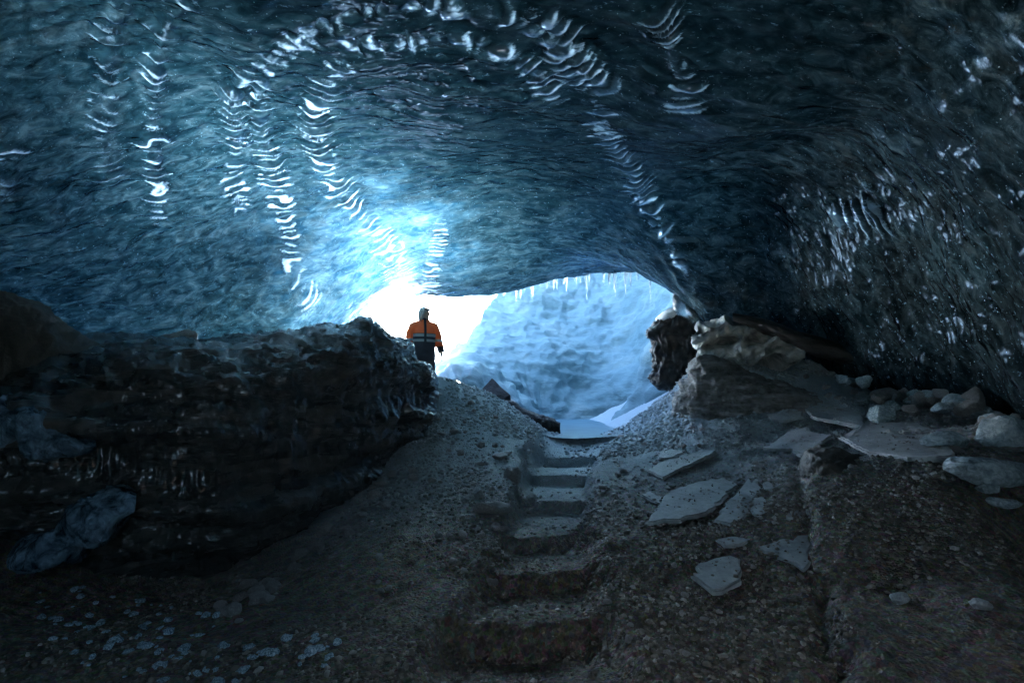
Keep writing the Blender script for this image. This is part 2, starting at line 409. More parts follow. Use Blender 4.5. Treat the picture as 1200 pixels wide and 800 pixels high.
ICE = m_ice_roof()
GROUND = m_ground(); GRAVEL = m_gravel(); SNOW = m_snow(); SHADED_SNOW = m_snow(True)
BLACKROCK = m_rocky('dark_dirty_ice', (.005, .006, .007), (.012, .012, .012), (.034, .030, .027), (.3, .7), 1.6, .6, ((.8, 1.0, 3.0), (.25, .3, .0)))
LEFTROCK = m_rocky('layered_dirty_ice', (.010, .013, .017), (.030, .032, .033), (.085, .075, .062), (.08, .5), 1.8, .9, ((.7, 1.0, 3.6), (.25, .3, .0)))
MATTEROCK = m_rocky('matte_black_rock', (.004, .005, .006), (.009, .009, .010), (.022, .021, .020), (.75, .95), 2.5, .8)
_b = LEFTROCK.node_tree.nodes['Principled BSDF']; _b.inputs['Coat Weight'].default_value = .9; _b.inputs['Coat Roughness'].default_value = .16; _b.inputs['Coat IOR'].default_value = 1.33
BROWNROCK = m_rocky('brown_rock', (.02, .018, .016), (.05, .043, .036), (.11, .095, .08), (.5, .85), 2.2, .8)
OUTCROP = m_rocky('bedded_outcrop', (.04, .038, .036), (.14, .135, .125), (.30, .31, .31), (.6, .9), 2.5, .8, ((1, 1.6, 5), (.2, .35, .5)))
SLAB = m_rocky('slate_slab', (.08, .09, .10), (.22, .24, .25), (.38, .40, .40), (.4, .75), 3.4, .45)
STONE = m_rocky('grey_stone', (.09, .085, .08), (.18, .17, .16), (.32, .31, .30), (.5, .8), 7, .5)
PALEICE = m_clear_ice('milky_ice', (.22, .28, .30), (.46, .53, .55), .25, .1, .5, 6)
HOLLOWICE = m_clear_ice('grey_hollow_ice', (.12, .14, .15), (.55, .57, .55), .3, .0, .8, 3)
GLINTICE = m_clear_ice('wet_clear_ice', (.02, .04, .06), (.20, .31, .39), .06, .0, 1.0, 7)
CLEARICE = m_clear_ice('clear_ice', (.65, .78, .85), (.85, .92, .95), .06, .75, .4, 6)

# ------------------------------------------------------------------ build: ground
xs = dense([(-11, -4.6, .09), (-4.6, 6.0, .024), (6.0, 9.0, .08)])
ys = dense([(-5.5, 1.8, .12), (1.8, 5.0, .018), (5.0, 10.6, .026), (10.6, 13.4, .08)])
X, Y = np.meshgrid(xs, ys)
Z = ground(X, Y)
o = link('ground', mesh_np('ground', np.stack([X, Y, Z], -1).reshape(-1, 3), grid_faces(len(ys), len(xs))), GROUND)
tag(o, 'dark gravelly cave floor with a trodden stepped path', kind='structure')
_gx, _gy, _gz = xs, ys, Z
def gz(x, y):
    return ground(np.array([x]), np.array([y]))[0]

# ------------------------------------------------------------------ build: ice roof
xs = dense([(-13, -6.6, .06), (-6.6, 6.0, .022), (6.0, 9, .07)])
nv = 560
v = np.concatenate([np.linspace(0, .27, 60)[:-1], np.linspace(.27, 1, nv)])
LY = lip_y(xs)+0.12*vnoise(xs*1.3, xs*0, seed=2)+.05*vnoise(xs*4.5, xs*0, seed=3)
Y = -5.5+v[:, None]*(LY[None, :]+5.5); X = np.broadcast_to(xs[None, :], Y.shape).copy()
Z = CR(X, Y)
Nn = gnormals(X, Y, Z); Nn = np.where(Nn[..., 2:3] > 0, -Nn, Nn)      # towards the hollow
dxs = np.sqrt(np.diff(X, axis=1)**2+np.diff(Z, axis=1)**2)
S = np.concatenate([np.zeros((len(v), 1)), np.cumsum(dxs, 1)], 1)
S = S-S[:, [np.argmin(np.abs(xs))]]
disp = .16*fbm(S*.55, Y*.55, seed=41, octv=2)
wx = S+.25*fbm(S*1.1, Y*1.1, seed=42, octv=2); wy = Y+.18*fbm(S*1.3, Y*1.3, seed=43, octv=2)
f1, f2 = worley(wx/.62, wy/.26, seed=11)
sc = f1**2
rough_right = sstep(1.5, 4.0, X)
disp += (.075+.01*rough_right)*sc*(.35+.65*sstep(-.35, .3, fbm(S*.6, Y*.6, seed=44, octv=2)))
f1, f2 = worley(wx/.34+7, wy/.13, seed=12)
disp += (.026+.014*rough_right)*f1**2
f1, f2 = worley(wx/.8+3, wy/.55, seed=14)
disp += .09*rough_right*f1**2
disp += .007*fbm(S*6, Y*11, seed=45, octv=3)*np.exp(0*S)
bead = np.zeros_like(disp); glint = np.zeros_like(disp)
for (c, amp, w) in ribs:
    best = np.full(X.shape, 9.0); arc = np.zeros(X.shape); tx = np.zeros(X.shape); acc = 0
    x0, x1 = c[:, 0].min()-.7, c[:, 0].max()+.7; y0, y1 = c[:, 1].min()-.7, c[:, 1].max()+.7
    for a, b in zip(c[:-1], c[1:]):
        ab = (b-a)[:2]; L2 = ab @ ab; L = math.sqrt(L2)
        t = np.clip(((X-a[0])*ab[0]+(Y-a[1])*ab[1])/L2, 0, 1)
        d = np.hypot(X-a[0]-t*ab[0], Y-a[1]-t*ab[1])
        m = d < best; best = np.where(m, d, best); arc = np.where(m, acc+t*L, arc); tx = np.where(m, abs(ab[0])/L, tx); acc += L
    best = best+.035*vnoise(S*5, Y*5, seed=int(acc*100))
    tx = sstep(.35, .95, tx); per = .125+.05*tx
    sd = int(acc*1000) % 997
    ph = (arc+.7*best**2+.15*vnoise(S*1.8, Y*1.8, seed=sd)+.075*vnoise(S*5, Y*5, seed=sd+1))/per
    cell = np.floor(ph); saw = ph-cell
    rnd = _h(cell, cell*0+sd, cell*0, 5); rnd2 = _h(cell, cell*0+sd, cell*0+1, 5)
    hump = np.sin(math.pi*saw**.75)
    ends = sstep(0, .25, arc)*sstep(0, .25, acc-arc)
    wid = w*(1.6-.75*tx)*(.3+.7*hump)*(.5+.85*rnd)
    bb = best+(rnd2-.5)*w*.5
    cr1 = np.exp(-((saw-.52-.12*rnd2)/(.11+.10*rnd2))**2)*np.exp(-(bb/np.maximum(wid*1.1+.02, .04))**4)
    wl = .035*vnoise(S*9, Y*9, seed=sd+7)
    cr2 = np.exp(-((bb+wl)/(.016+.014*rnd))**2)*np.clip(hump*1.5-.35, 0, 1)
    glint = np.maximum(glint, ends*np.maximum(cr1*(1-.4*tx), cr2*tx*.6)*(.45+.75*rnd)*min(1, amp/.05))
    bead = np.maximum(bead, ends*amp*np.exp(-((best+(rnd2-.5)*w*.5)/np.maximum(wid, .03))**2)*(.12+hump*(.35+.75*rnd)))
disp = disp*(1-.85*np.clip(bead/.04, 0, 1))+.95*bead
fade = sstep(-5.4, -3, Y)
Pm = np.stack([X, Y, Z], -1)+Nn*(disp*fade)[..., None]
# the lip rolls up into the glacier front outside
rows = [Pm]
last = Pm[-1]
for a in np.linspace(.25, 1.0, 6)*math.pi/2:
    q = last.copy(); q[:, 1] += .22*math.sin(a); q[:, 2] += .22*(1-math.cos(a)); rows.append(q[None])
for h in np.linspace(.15, 1, 26):  # right side raised out of view to keep the snow bank in shade
    q = last.copy(); hh = EYE+2.9+11.5*sstep(-2.5, -.1, xs)+(1.8*vnoise(xs*2.3, xs*0, seed=68)+1.3*vnoise(xs*7, xs*0, seed=69))*sstep(-2.4, -1.2, xs)-last[:, 2]; q[:, 1] += .22+.05*h*hh+.15*fbm(xs*.9, xs*0+h*6, seed=61, octv=3); q[:, 2] += .22+h*hh*(.95+.1*vnoise(xs*.8, xs*0, seed=62)); rows.append(q[None])
for h in np.linspace(.1, 1, 12):
    q = rows[-1][0].copy(); q[:, 1] -= .05; q[:, 2] += .12*(1-h); rows.append(q[None])
Vr = np.concatenate(rows, 0)
rme = mesh_np('ice_cave_roof', Vr.reshape(-1, 3), grid_faces(Vr.shape[0], Vr.shape[1], flip=True))
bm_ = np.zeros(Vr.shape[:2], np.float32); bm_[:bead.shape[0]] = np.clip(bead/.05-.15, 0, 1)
cm_ = np.zeros(Vr.shape[:2], np.float32); cm_[:bead.shape[0]] = np.clip(glint, 0, 1)
at_ = rme.attributes.new('lip', 'FLOAT', 'POINT'); at_.data.foreach_set('value', cm_.ravel())  # mask of the glints painted on the beads
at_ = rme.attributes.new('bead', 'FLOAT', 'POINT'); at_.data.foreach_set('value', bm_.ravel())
# hole added in the unseen roof behind the camera to let fill light in
kill = [p.index for p in rme.polygons if p.center.y < -2.3 and ((p.center.x-.6)/.42)**2+((p.center.y+3.3)/.36)**2 < 1]
b_ = bmesh.new(); b_.from_mesh(rme); b_.faces.ensure_lookup_table()
bmesh.ops.delete(b_, geom=[b_.faces[i] for i in kill], context='FACES'); b_.to_mesh(rme); b_.free()
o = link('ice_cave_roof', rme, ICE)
tag(o, 'blue scalloped glacier ice forming the cave roof and walls', kind='structure')

# unseen sheet added over the roof to block light, ending before the mouth
xs = np.arange(-15, 13, .3); ys = np.linspace(-7, 1, 40)
front = 5.4-.9*sstep(-4.2, -3.2, xs)*(1-sstep(-1.6, -.6, xs))+.5*vnoise(xs*2.1, xs*0, seed=67)+.5*vnoise(xs*.5, xs*0, seed=64)+2.4*sstep(-.5, 1.5, xs)+2.0*(1-sstep(-6.5, -5, xs))
Y = -4.6+(np.linspace(0, 1, 50)[:, None])*(front[None, :]+4.6); X = np.broadcast_to(xs[None, :], Y.shape).copy()
Z = np.maximum(CR(X, Y), -1.0)+.7+2.0*sstep(2.5, 6.5, Y)+.25*fbm(X*.6, Y*.6, seed=65)
V1 = np.stack([X, Y, Z], -1); V2 = V1[::-1].copy(); V2[..., 2] -= .3
Vm = np.concatenate([V2[::-1][:1]*0+V2[-1:], V2[::-1], V1[::-1], V2[:1]][1:3], 0)
Fm = grid_faces(Vm.shape[0], Vm.shape[1]); cm = Vm.reshape(-1, 3)[Fm].mean(1)
Fm = Fm[((cm[:, 0]-.6)/1.0)**2+((cm[:, 1]+3.7)/1.15)**2 > 1]  # matching gap so the added fill light reaches the roof hole
o = link('light_blocker', mesh_np('light_blocker', Vm.reshape(-1, 3), Fm), GROUND)
tag(o, 'unseen sheet added above the cave roof to block light', kind='structure')

# unseen translucent sheet added above the roof on the left to soften the sun
xs = np.arange(-8.2, .4, .15); X, Y = np.meshgrid(xs, np.arange(1.6, 10.4, .12))
Z = CR(X, Y)+1.25+.1*fbm(X, Y, seed=66)
m, nt, bs = mat('diffuser_sheet')
tr = N(nt, 'ShaderNodeBsdfTranslucent', {'Color': (.74, .77, .8, 1)})
mx = N(nt, 'ShaderNodeMixShader', {'Fac': .9}); bs.inputs['Base Color'].default_value = (.8, .8, .8, 1)
nt.links.new(bs.outputs[0], mx.inputs[1]); nt.links.new(tr.outputs[0], mx.inputs[2]); nt.links.new(mx.outputs[0], nt.nodes['Material Output'].inputs['Surface'])
o = link('sun_diffuser', mesh_np('sun_diffuser', np.stack([X, Y, Z], -1).reshape(-1, 3), grid_faces(*X.shape)), m)
tag(o, 'unseen translucent sheet added above the roof to soften the sun', kind='structure')

# ------------------------------------------------------------------ build: snow outside
sp = [P(*a) for a in [(515,447,13.5),(560,462,13.2),(600,478,14.2),(640,490,16.4),(690,489,17.0),(745,489,16.4),(790,458,13.4),(790,415,13.6),(805,345,14.8),
      (700,440,18.2),(700,400,19.4),(700,365,20.6),(700,325,22.2),(620,430,17.0),(600,400,17.6),(600,360,19.6),(600,330,21),(560,400,17.2),(550,360,20.0),(535,430,15.5),(640,455,16.8),(760,400,17.6),(770,350,19)]]
sp += [(-2.5,11.5,EYE-1.0),(0,11.0,EYE-1.4),(1.5,11.2,EYE-1.5),(3.6,10.6,EYE-.5),(5.5,11,EYE+1.5),(7,13,EYE+4),(-4,13,EYE-.6),(-8,13,EYE+.4),(-4.5,17,EYE+.3),(-10,20,EYE+1.6),(-4.0,21,EYE+2.6),(-6,30,EYE+5.0),(-20,30,EYE+6),
       (3,20,EYE+8.0),(1,19.5,EYE+7),(-.6,20,EYE+5.6),(6.5,15.5,EYE+9),(8,20,EYE+12),(3,23,EYE+14),(3,30,EYE+16),(12,30,EYE+14),(.5,24,EYE+12),(-2,30,EYE+4.2),(-15,50,EYE+1),(15,50,EYE+6),(0,50,EYE+2),(25,30,EYE+6),(-25,15,EYE+2)]
SR = RBF(sp, c=.6)
xs = dense([(-26, -3, .3), (-3, 6, .04), (6, 24, .3)]); ys = dense([(10.6, 19.5, .045), (19.5, 55, .5)])
X, Y = np.meshgrid(xs, ys); Z = SR(X, Y)
Nn = gnormals(X, Y, Z); Nn = np.where(Nn[..., 2:3] < 0, -Nn, Nn)
dd = .34*fbm(X*.7, Y*.7, Z*.8, seed=71, octv=3)+.09*(1-2*np.abs(fbm(X*1.5, Y*1.5, Z*2.6, seed=74, octv=4)))+.07*fbm(X*2.5, Y*2.5, Z*6.0, seed=72, octv=4)
rib = np.abs(np.sin(X*9+2*fbm(X*1.5, Y*1.5, seed=73, octv=2)))
dd += .10*rib*sstep(EYE-.9, EYE-.4, Z)*(1-sstep(EYE+.15, EYE+.6, Z))*(1-sstep(.2, 1.2, X))*sstep(-2.2, -1.2, X)
Pm = np.stack([X, Y, Z], -1)+Nn*dd[..., None]
o = link('snow_slope', mesh_np('snow_slope', Pm.reshape(-1, 3), grid_faces(len(ys), len(xs))), SHADED_SNOW)
tag(o, 'steep bank of blue shaded snow outside the cave mouth', kind='structure')
# frozen pool in the bottom of the bowl
ang = np.linspace(0, 2*math.pi, 48, endpoint=False)
c = P(695, 500, 13.4); rad = 1+.12*np.sin(ang*3+1)+.08*np.sin(ang*5)
zpool = P(695, 511, 11.0)[2]+.03
Vp = np.stack([1.45+1.25*np.cos(ang)*rad, 11.4+2.9*np.sin(ang)*rad, np.full(48, zpool)], -1)
me = bpy.data.meshes.new('frozen_pool'); me.from_pydata(Vp.tolist(), [], [list(range(48))]); me.update()
mp, nt, bs = mat('pool_ice')
nt.links.new(ramp(nt, noise_n(nt, coords(nt), 2, 5), [(.3, (.03, .09, .13)), (.7, (.07, .16, .21))]), bs.inputs['Base Color'])
bs.inputs['Roughness'].default_value = .35
o = link('frozen_pool', me, mp, smooth=False); tag(o, 'dark blue frozen pool below the snow bank', kind='structure')

# ------------------------------------------------------------------ lofted rocks
def catmull(tab, n):
    tab = np.array(tab, float); t = np.linspace(0, len(tab)-1, n)
    i = np.clip(np.floor(t).astype(int), 0, len(tab)-2); f = (t-i)[:, None]
    g = lambda k: tab[np.clip(k, 0, len(tab)-1)]
    p0, p1, p2, p3 = g(i-1), g(i), g(i+1), g(i+2)
    return .5*((2*p1)+(-p0+p2)*f+(2*p0-5*p1+4*p2-p3)*f**2+(-p0+3*p1-3*p2+p3)*f**3)
def loft(name, cols, m, n=150, k=90, amp=.08, fr=1.4, ex=.8, strata=0, seed=1, flat=False, holes=0):
    tab = catmull(cols, n); V = []
    a = np.linspace(0, 2*math.pi, k, endpoint=False)
    ca, sa = np.cos(a), np.sin(a)
    ca = np.sign(ca)*np.abs(ca)**ex; sa = np.sign(sa)*np.abs(sa)**ex
    for (px, top, bot, d, th) in tab:
        th = max(th, .02); bot = max(bot, top+.5)
        zt = P(px, top, d+th/2)[2]; zb = P(px, bot, d+th*.2)[2]
        dep = d+th/2-ca*th/2
        r = np.array([P(px, 455, q) for q in dep])
        V.append(np.stack([r[:, 0], r[:, 1], (zt+zb)/2+sa*(zt-zb)/2], -1))
    V = np.array(V)
    nn = np.cross(np.gradient(V, axis=0), np.roll(V, -1, 1)-np.roll(V, 1, 1)); nn /= np.linalg.norm(nn, axis=-1, keepdims=True)+1e-9
    cen = V.mean(1, keepdims=True); nn = np.where(((V-cen)*nn).sum(-1, keepdims=True) < 0, -nn, nn)
    x, y, z = V[..., 0], V[..., 1], V[..., 2]
    dsp = amp*fbm(x*fr, y*fr, z*fr, seed=seed, octv=3)+amp*.35*(1-2*np.abs(fbm(x*fr*3.5, y*fr*3.5, z*fr*3.5, seed=seed+9, octv=4)))
    if strata:
        q = (z*1.0+.28*x-.15*y)*strata+1.2*fbm(x*.8, y*.8, z*.8, seed=seed+3, octv=3)
        s_ = vnoise(q, x*.35, y*.35, seed=seed+4); dsp += amp*.6*np.sign(s_)*np.abs(s_)**.55; dsp += amp*.22*(1-2*np.abs(fbm(x*9, y*9, z*22, seed=seed+6, octv=3)))
    if holes:
        f1, _ = worley(x*2.4+.5*vnoise(x*2, z*2), z*3.4+y*.8, seed=seed); dsp -= holes*(1-sstep(.12, .5, f1))
    wid = np.minimum(1, (V.max(1)-V.min(1))[:, 2:3]/(amp*5))
    V = V+nn*(dsp*wid)[..., None]
    F = grid_faces(n, k, wrap=True)
    Vf = np.concatenate([V.reshape(-1, 3), V[0].mean(0)[None], V[-1].mean(0)[None]])
    i0, i1 = n*k, n*k+1; r = np.arange(k); r2 = (r+1) % k
    caps = np.concatenate([np.stack([np.full(k, i0), r2, r, r], -1), np.stack([np.full(k, i1), (n-1)*k+r, (n-1)*k+r2, (n-1)*k+r2], -1)])
    me = bpy.data.meshes.new(name)
    me.from_pydata(Vf.tolist(), [], F.tolist()+[list(t[:3]) for t in caps]); me.update()
    bm = bmesh.new(); bm.from_mesh(me); bmesh.ops.recalc_face_normals(bm, faces=bm.faces); bm.to_mesh(me); bm.free()
    return link(name, me, m, smooth=not flat)
o = loft('boulder', [(514,464,480,9.3,.3),(503,440,502,8.8,1.2),(482,416,524,8.3,2.0),(455,396,556,7.8,2.6),(425,384,588,7.2,3.0),(390,397,622,6.6,3.4),(330,402,660,5.9,3.8),
     (250,404,694,5.3,4.2),(170,402,700,5.0,4.4),(100,415,690,4.8,4.0),(0,470,670,4.7,3.0),(-100,500,650,4.6,2.5)], LEFTROCK, n=420, k=260, amp=.17, fr=1.0, ex=.72, strata=7, seed=3)
tag(o, 'huge black dirty ice boulder on the left bulging over the gravel beside the person', 'boulder')
o = loft('rock_mound', [(-120,330,560,6.2,2.5),(-40,345,560,6.0,2.5),(5,356,540,6.0,2.4),(50,370,525,6.1,2.2),(95,400,505,6.3,1.8),(140,430,490,6.5,1.2),(180,448,470,6.7,.4)], BROWNROCK, n=150, k=110, amp=.14, fr=1.6, strata=0, seed=5)
tag(o, 'dark brown rock mound at the left edge below the ice wall', 'rock')
o = loft('gravel_ledge', [(92,400,404,7.6,.3),(110,398,408,7.5,.7),(150,400,412,7.4,.9),(185,397,411,7.4,.9),(215,388,408,7.4,.8),(228,392,400,7.4,.3)], STONE, n=140, k=60, amp=.05, fr=7, seed=6)
tag(o, 'pale strip of gravel lying on top of the black boulder under the left ice wall', 'gravel')
for (nm, cols, lb, sd) in [
    ('ice_lump', [(-10,472,535,4.75,.5),(15,468,540,4.65,.9),(50,478,540,4.6,.9),(85,498,535,4.65,.8),(118,512,528,4.8,.3)], 'wet clear ice lump glinting blue at the left edge under the brown rock mound', 21),
    ('ice_lump', [(25,650,668,4.7,.3),(50,625,672,4.55,.8),(95,588,662,4.5,.9),(140,570,636,4.55,.9),(168,578,605,4.75,.3)], 'milky wet ice lump frozen into the front of the black boulder', 22)]:
    o = loft(nm, cols, GLINTICE, n=110, k=70, amp=.09, fr=3.5, ex=.9, seed=sd, holes=.12); tag(o, lb, 'ice')
o = loft('boulder', [(766,395,425,11.2,.2),(772,376,444,11,.8),(790,370,450,10.8,1.4),(815,374,450,10.6,1.6),(840,384,440,10.5,1.4),(858,395,425,10.4,.6)], BLACKROCK, n=140, k=110, amp=.17, fr=2.2, ex=.7, strata=6, seed=8)
tag(o, 'dark boulder at the right edge of the cave mouth with a snow cap', 'boulder')
o = loft('snow_cap', [(771,374,381,11.2,.3),(780,366,382,11.0,.7),(792,363,381,10.9,.8),(802,370,379,10.9,.4)], SNOW, n=60, k=40, amp=.03, fr=3, seed=9)
tag(o, 'small white snow cap resting on the dark boulder at the cave mouth', 'snow')
o = loft('ice_chunk', [(792,348,360,10.9,.1),(797,341,372,10.8,.4),(806,347,380,10.7,.6),(816,362,384,10.6,.5),(822,374,386,10.6,.2)], CLEARICE, n=60, k=40, amp=.06, fr=4, seed=10)
tag(o, 'bright clear pointed ice chunk standing above the snow cap at the mouth', 'ice')
o = loft('hollow_ice', [(812,385,400,10.0,.3),(826,376,424,9.9,.9),(850,373,432,9.8,1.1),(880,376,434,9.6,1.1),(908,384,430,9.4,1.0),(928,392,424,9.3,.7),(945,406,418,9.2,.2)], HOLLOWICE, n=170, k=120, amp=.12, fr=2.6, seed=12, holes=.30)
tag(o, 'grey hollowed ice hump with dark pockets right of the cave mouth', 'ice')
o = loft('ice_ledge', [(862,368,374,9.4,.4),(895,374,386,9.2,.8),(935,388,404,9.0,.9),(985,404,424,8.8,.9),(1030,422,440,8.5,.8),(1065,440,447,8.3,.3)], BLACKROCK, n=130, k=50, amp=.05, fr=2.5, seed=13)
tag(o, 'long dark ice ledge running down along the foot of the right ice wall', 'ice')
o = loft('rock_outcrop', [(788,474,490,9.6,.3),(800,446,498,9.3,1.0),(815,428,504,9.0,1.5),(840,424,506,8.8,1.6),(870,437,506,8.6,1.8),(910,449,504,8.4,1.8),(960,461,500,8.3,1.5),(1010,470,492,8.3,.9),(1040,477,484,8.3,.2)], OUTCROP, n=260, k=150, amp=.10, fr=2.0, strata=9, seed=14)
tag(o, 'grey bedded rock outcrop on the crest right of the path', 'rock')
o = loft('rock_hump', [(930,545,560,6.1,.2),(945,528,590,5.7,.9),(975,530,600,5.5,1.2),(1010,540,598,5.4,1.3),(1050,548,592,5.3,1.2),(1090,556,585,5.2,.8),(1110,562,575,5.2,.2)], BROWNROCK, n=130, k=90, amp=.07, fr=3, strata=9, seed=15)
tag(o, 'brown rock hump below the broad slab on the right of the path', 'rock')
# black pyramid stone in the snow
def hull_rock(name, pts, m, smooth=False, sub=2, amp=.03, seed=0):
    bm = bmesh.new()
    for p in pts: bm.verts.new(p)
    r = bmesh.ops.convex_hull(bm, input=bm.verts)
    bmesh.ops.delete(bm, geom=[g for g in r['geom_interior'] if isinstance(g, bmesh.types.BMVert)], context='VERTS')
    bmesh.ops.subdivide_edges(bm, edges=bm.edges, cuts=sub, use_grid_fill=True)
    bmesh.ops.triangulate(bm, faces=bm.faces)
    for v_ in bm.verts:
        n_ = mnoise.noise_vector(v_.co*9+Vector((seed, 0, 0))); v_.co += n_*amp
    me = bpy.data.meshes.new(name); bm.to_mesh(me); bm.free()
    return link(name, me, m, smooth=smooth)
a = P(558,464,12.3); b = P(576,443,12.6); c_ = P(598,463,12.2)
o = hull_rock('stone', [a, c_, b, b+[.05,.3,-.05], a+[.1,.6,-.1], c_+[0,.6,-.1], a+[0,0,-.3], c_+[0,0,-.3], a+[.1,.6,-.4], c_+[0,.6,-.4], (a+c_)/2+[0,-.15,-.25]], MATTEROCK, sub=3, amp=.03)
tag(o, 'black pyramid shaped stone at the foot of the snow bank right of the person', 'stone')
o = loft('dirty_ice_bank', [(585,470,476,11.9,.2),(600,471,486,11.7,.5),(620,482,498,11.4,.6),(640,488,506,11.2,.6),(656,496,510,11.1,.3)], MATTEROCK, n=110, k=80, amp=.12, fr=5, seed=17)
tag(o, 'dirt covered black ice bank left of the frozen pool', 'ice')

# ------------------------------------------------------------------ slabs
SLABTOPS = []
def slab(poly, th, m, label, name='flat_stone', cat='slab', group=None, lift=.02, bev=.012, seed=0, tilt=None):
    W = np.array([march(p[0], p[1], lambda x, y: ground(x, y, False), 1.2, 10.5, 1) for p in poly])
    cen = W.mean(0)
    A = np.c_[W[:, :2]-cen[:2], np.ones(len(W))]
    co, *_ = np.linalg.lstsq(A.T @ A+np.diag([.15*len(W)*.05, .15*len(W)*.05, 0]), A.T @ W[:, 2], rcond=None)
    bm = bmesh.new(); ring = []
    rs = np.random.default_rng(seed+100)
    M = len(W)
    for i in range(M):
        p, q = W[i], W[(i+1) % M]
        L = np.hypot(*(q-p)[:2]); n = max(2, int(L/.05))
        for t in np.arange(n)/n:
            e = p+(q-p)*t; j = rs.normal(0, .010, 2)*(1 if rs.random() > .1 else 2)
            x, y = e[0]+j[0], e[1]+j[1]
            ring.append((x-cen[0], y-cen[1], co[0]*(x-cen[0])+co[1]*(y-cen[1])+lift))
    SLABTOPS.append((W, cen, co, lift+th))
    f = bm.faces.new([bm.verts.new(r) for r in ring])
    if f.normal.z < 0: f.normal_flip()
    f.normal_update()
    if f.normal.z < 0: f.normal_flip()
    r = bmesh.ops.extrude_face_region(bm, geom=[f])
    for v_ in [g for g in r['geom'] if isinstance(g, bmesh.types.BMVert)]: v_.co.z += th*(.8+.3*mnoise.noise(v_.co*2))
    bmesh.ops.recalc_face_normals(bm, faces=bm.faces)
    bmesh.ops.bevel(bm, geom=[e for e in bm.edges if e.calc_face_angle(0) > .9 and len(e.link_faces) == 2 and abs(e.verts[0].co.z-e.verts[1].co.z) < th*.6], offset=bev, segments=2, affect='EDGES')
    me = bpy.data.meshes.new(name); bm.to_mesh(me); bm.free()
    o = link(name, me, m, smooth=False); o.location = (cen[0], cen[1], co[2]); tag(o, label, cat, group); return o
G = 'flat slabs lying on the right bank'
SL = [
 ([(757,617),(770,600),(784,583),(815,573),(846,565),(866,571),(848,592),(830,609),(800,615)], .05, 'largest pale grey flat slab, a pointed sheet on the gravel right of the steps'),
 ([(836,616),(856,592),(888,566),(892,580),(878,600),(874,612),(858,622)], .045, 'narrow pale slab touching the right end of the largest slab'),
 ([(884,590),(893,588),(911,603),(890,612),(882,606)], .04, 'small pale triangular slab right of the narrow slab'),
 ([(894,533),(922,512),(946,505),(950,512),(975,517),(955,530),(938,541),(928,532)], .05, 'notched pale slab on the crest with a zigzag edge'),
 ([(757,556),(778,545),(812,536),(840,529),(834,538),(800,555),(775,566)], .05, 'long narrow pale slab on the bank beside the upper steps'),
 ([(770,535),(790,530),(803,534),(785,542),(772,541)], .04, 'small pale slab just above the long narrow slab'),
 ([(900,490),(925,484),(941,485),(941,494),(922,498),(903,498)], .045, 'oval flat slab highest on the right crest'),
 ([(808,682),(826,667),(856,661),(866,666),(868,697),(835,703)], .06, 'lone rough grey slab on bare gravel nearest the camera'),
 ([(886,652),(905,641),(946,634),(951,645),(948,681),(920,664)], .04, 'thin grey slab with a long point against the cracked rim'),
 ([(838,640),(858,634),(882,638),(870,648),(848,648)], .04, 'small pale slab between the largest slab and the lone rough slab'),
 ([(892,572),(905,567),(918,572),(905,581),(893,580)], .035, 'tiny pale slab above the small triangular slab'),
 ([(920,610),(932,602),(941,606),(936,616),(924,617)], .035, 'tiny dull slab next to the cracked rim'),
 ([(752,585),(762,579),(778,590),(774,597),(762,592)], .035, 'small dark edged slab left of the largest slab'),
 ([(942,482),(980,480),(1008,488),(1018,508),(985,502),(952,496)], .06, 'cracked layered slab on the crest right of the oval slab'),
 ([(985,520),(1020,497),(1075,503),(1110,515),(1120,545),(1060,543),(1010,535)], .06, 'broad dull slab sloping down to the right bank shadow'),
]
for i, (poly, th, lb) in enumerate(SL):
    slab(poly, th, SLAB, lb, group=G, seed=i)

# ------------------------------------------------------------------ lumps, stones
def lump_mesh(name, seed, sub=3, squash=(1, .8, .6), amp=.35, fr=1.3, facet=True):
    bm = bmesh.new(); bmesh.ops.create_icosphere(bm, subdivisions=sub, radius=1)
    off = Vector((seed*13.7, seed*3.1, seed*7.9))
    rs = random.Random(seed)
    planes = [(Vector((rs.gauss(0, 1), rs.gauss(0, 1), rs.gauss(0, 1))).normalized(), rs.uniform(.55, .9)) for _ in range(9)] if facet else []
    for v_ in bm.verts:
        p = v_.co.copy()
        p *= 1+amp*mnoise.noise(p*fr+off)+amp*.3*mnoise.noise(p*fr*4+off)
        for n_, h in planes:
            d = p.dot(n_)-h
            if d > 0: p -= n_*d*.9
        p += mnoise.noise_vector(p*7+off)*.025
        v_.co = Vector((p.x*squash[0], p.y*squash[1], p.z*squash[2]))
    me = bpy.data.meshes.new(name); bm.to_mesh(me); bm.free(); return me
def put(name, me, m, px, py, r, label, cat, group=None, sink=.25, pos=None):
    h = hit(px, py) if pos is None else pos
    o = link(name, me, None, smooth=False)
    if not me.materials: me.materials.append(m)
    o.location = (h[0], h[1], h[2]+r*(.5-sink)); o.rotation_euler = (random.uniform(-.2, .2), random.uniform(-.2, .2), random.uniform(0, 6.28)); o.scale = (r, r, r)
    return tag(o, label, cat, group)
put('ice_block', lump_mesh('ice_block', 31, 4, (1.35, .7, .55), .25), PALEICE, 1160, 562, .27, 'large pale blue ice block on the right bank at the frame edge', 'ice').rotation_euler = (0, .05, .1)
put('ice_block', lump_mesh('ice_block', 32, 4, (1, .8, .75), .4), PALEICE, 1175, 518, .26, 'rough white ice block behind the large pale block', 'ice')
put('ice_block', lump_mesh('ice_block', 33, 4, (1.1, .7, .35), .3), PALEICE, 1110, 525, .26, 'flat dull ice block left of the rough white block', 'ice')
put('ice_block', lump_mesh('ice_block', 34, 4, (1, .8, .8), .3), PALEICE, 1036, 492, .17, 'rounded grey ice block at the left foot of the rubble heap', 'ice')
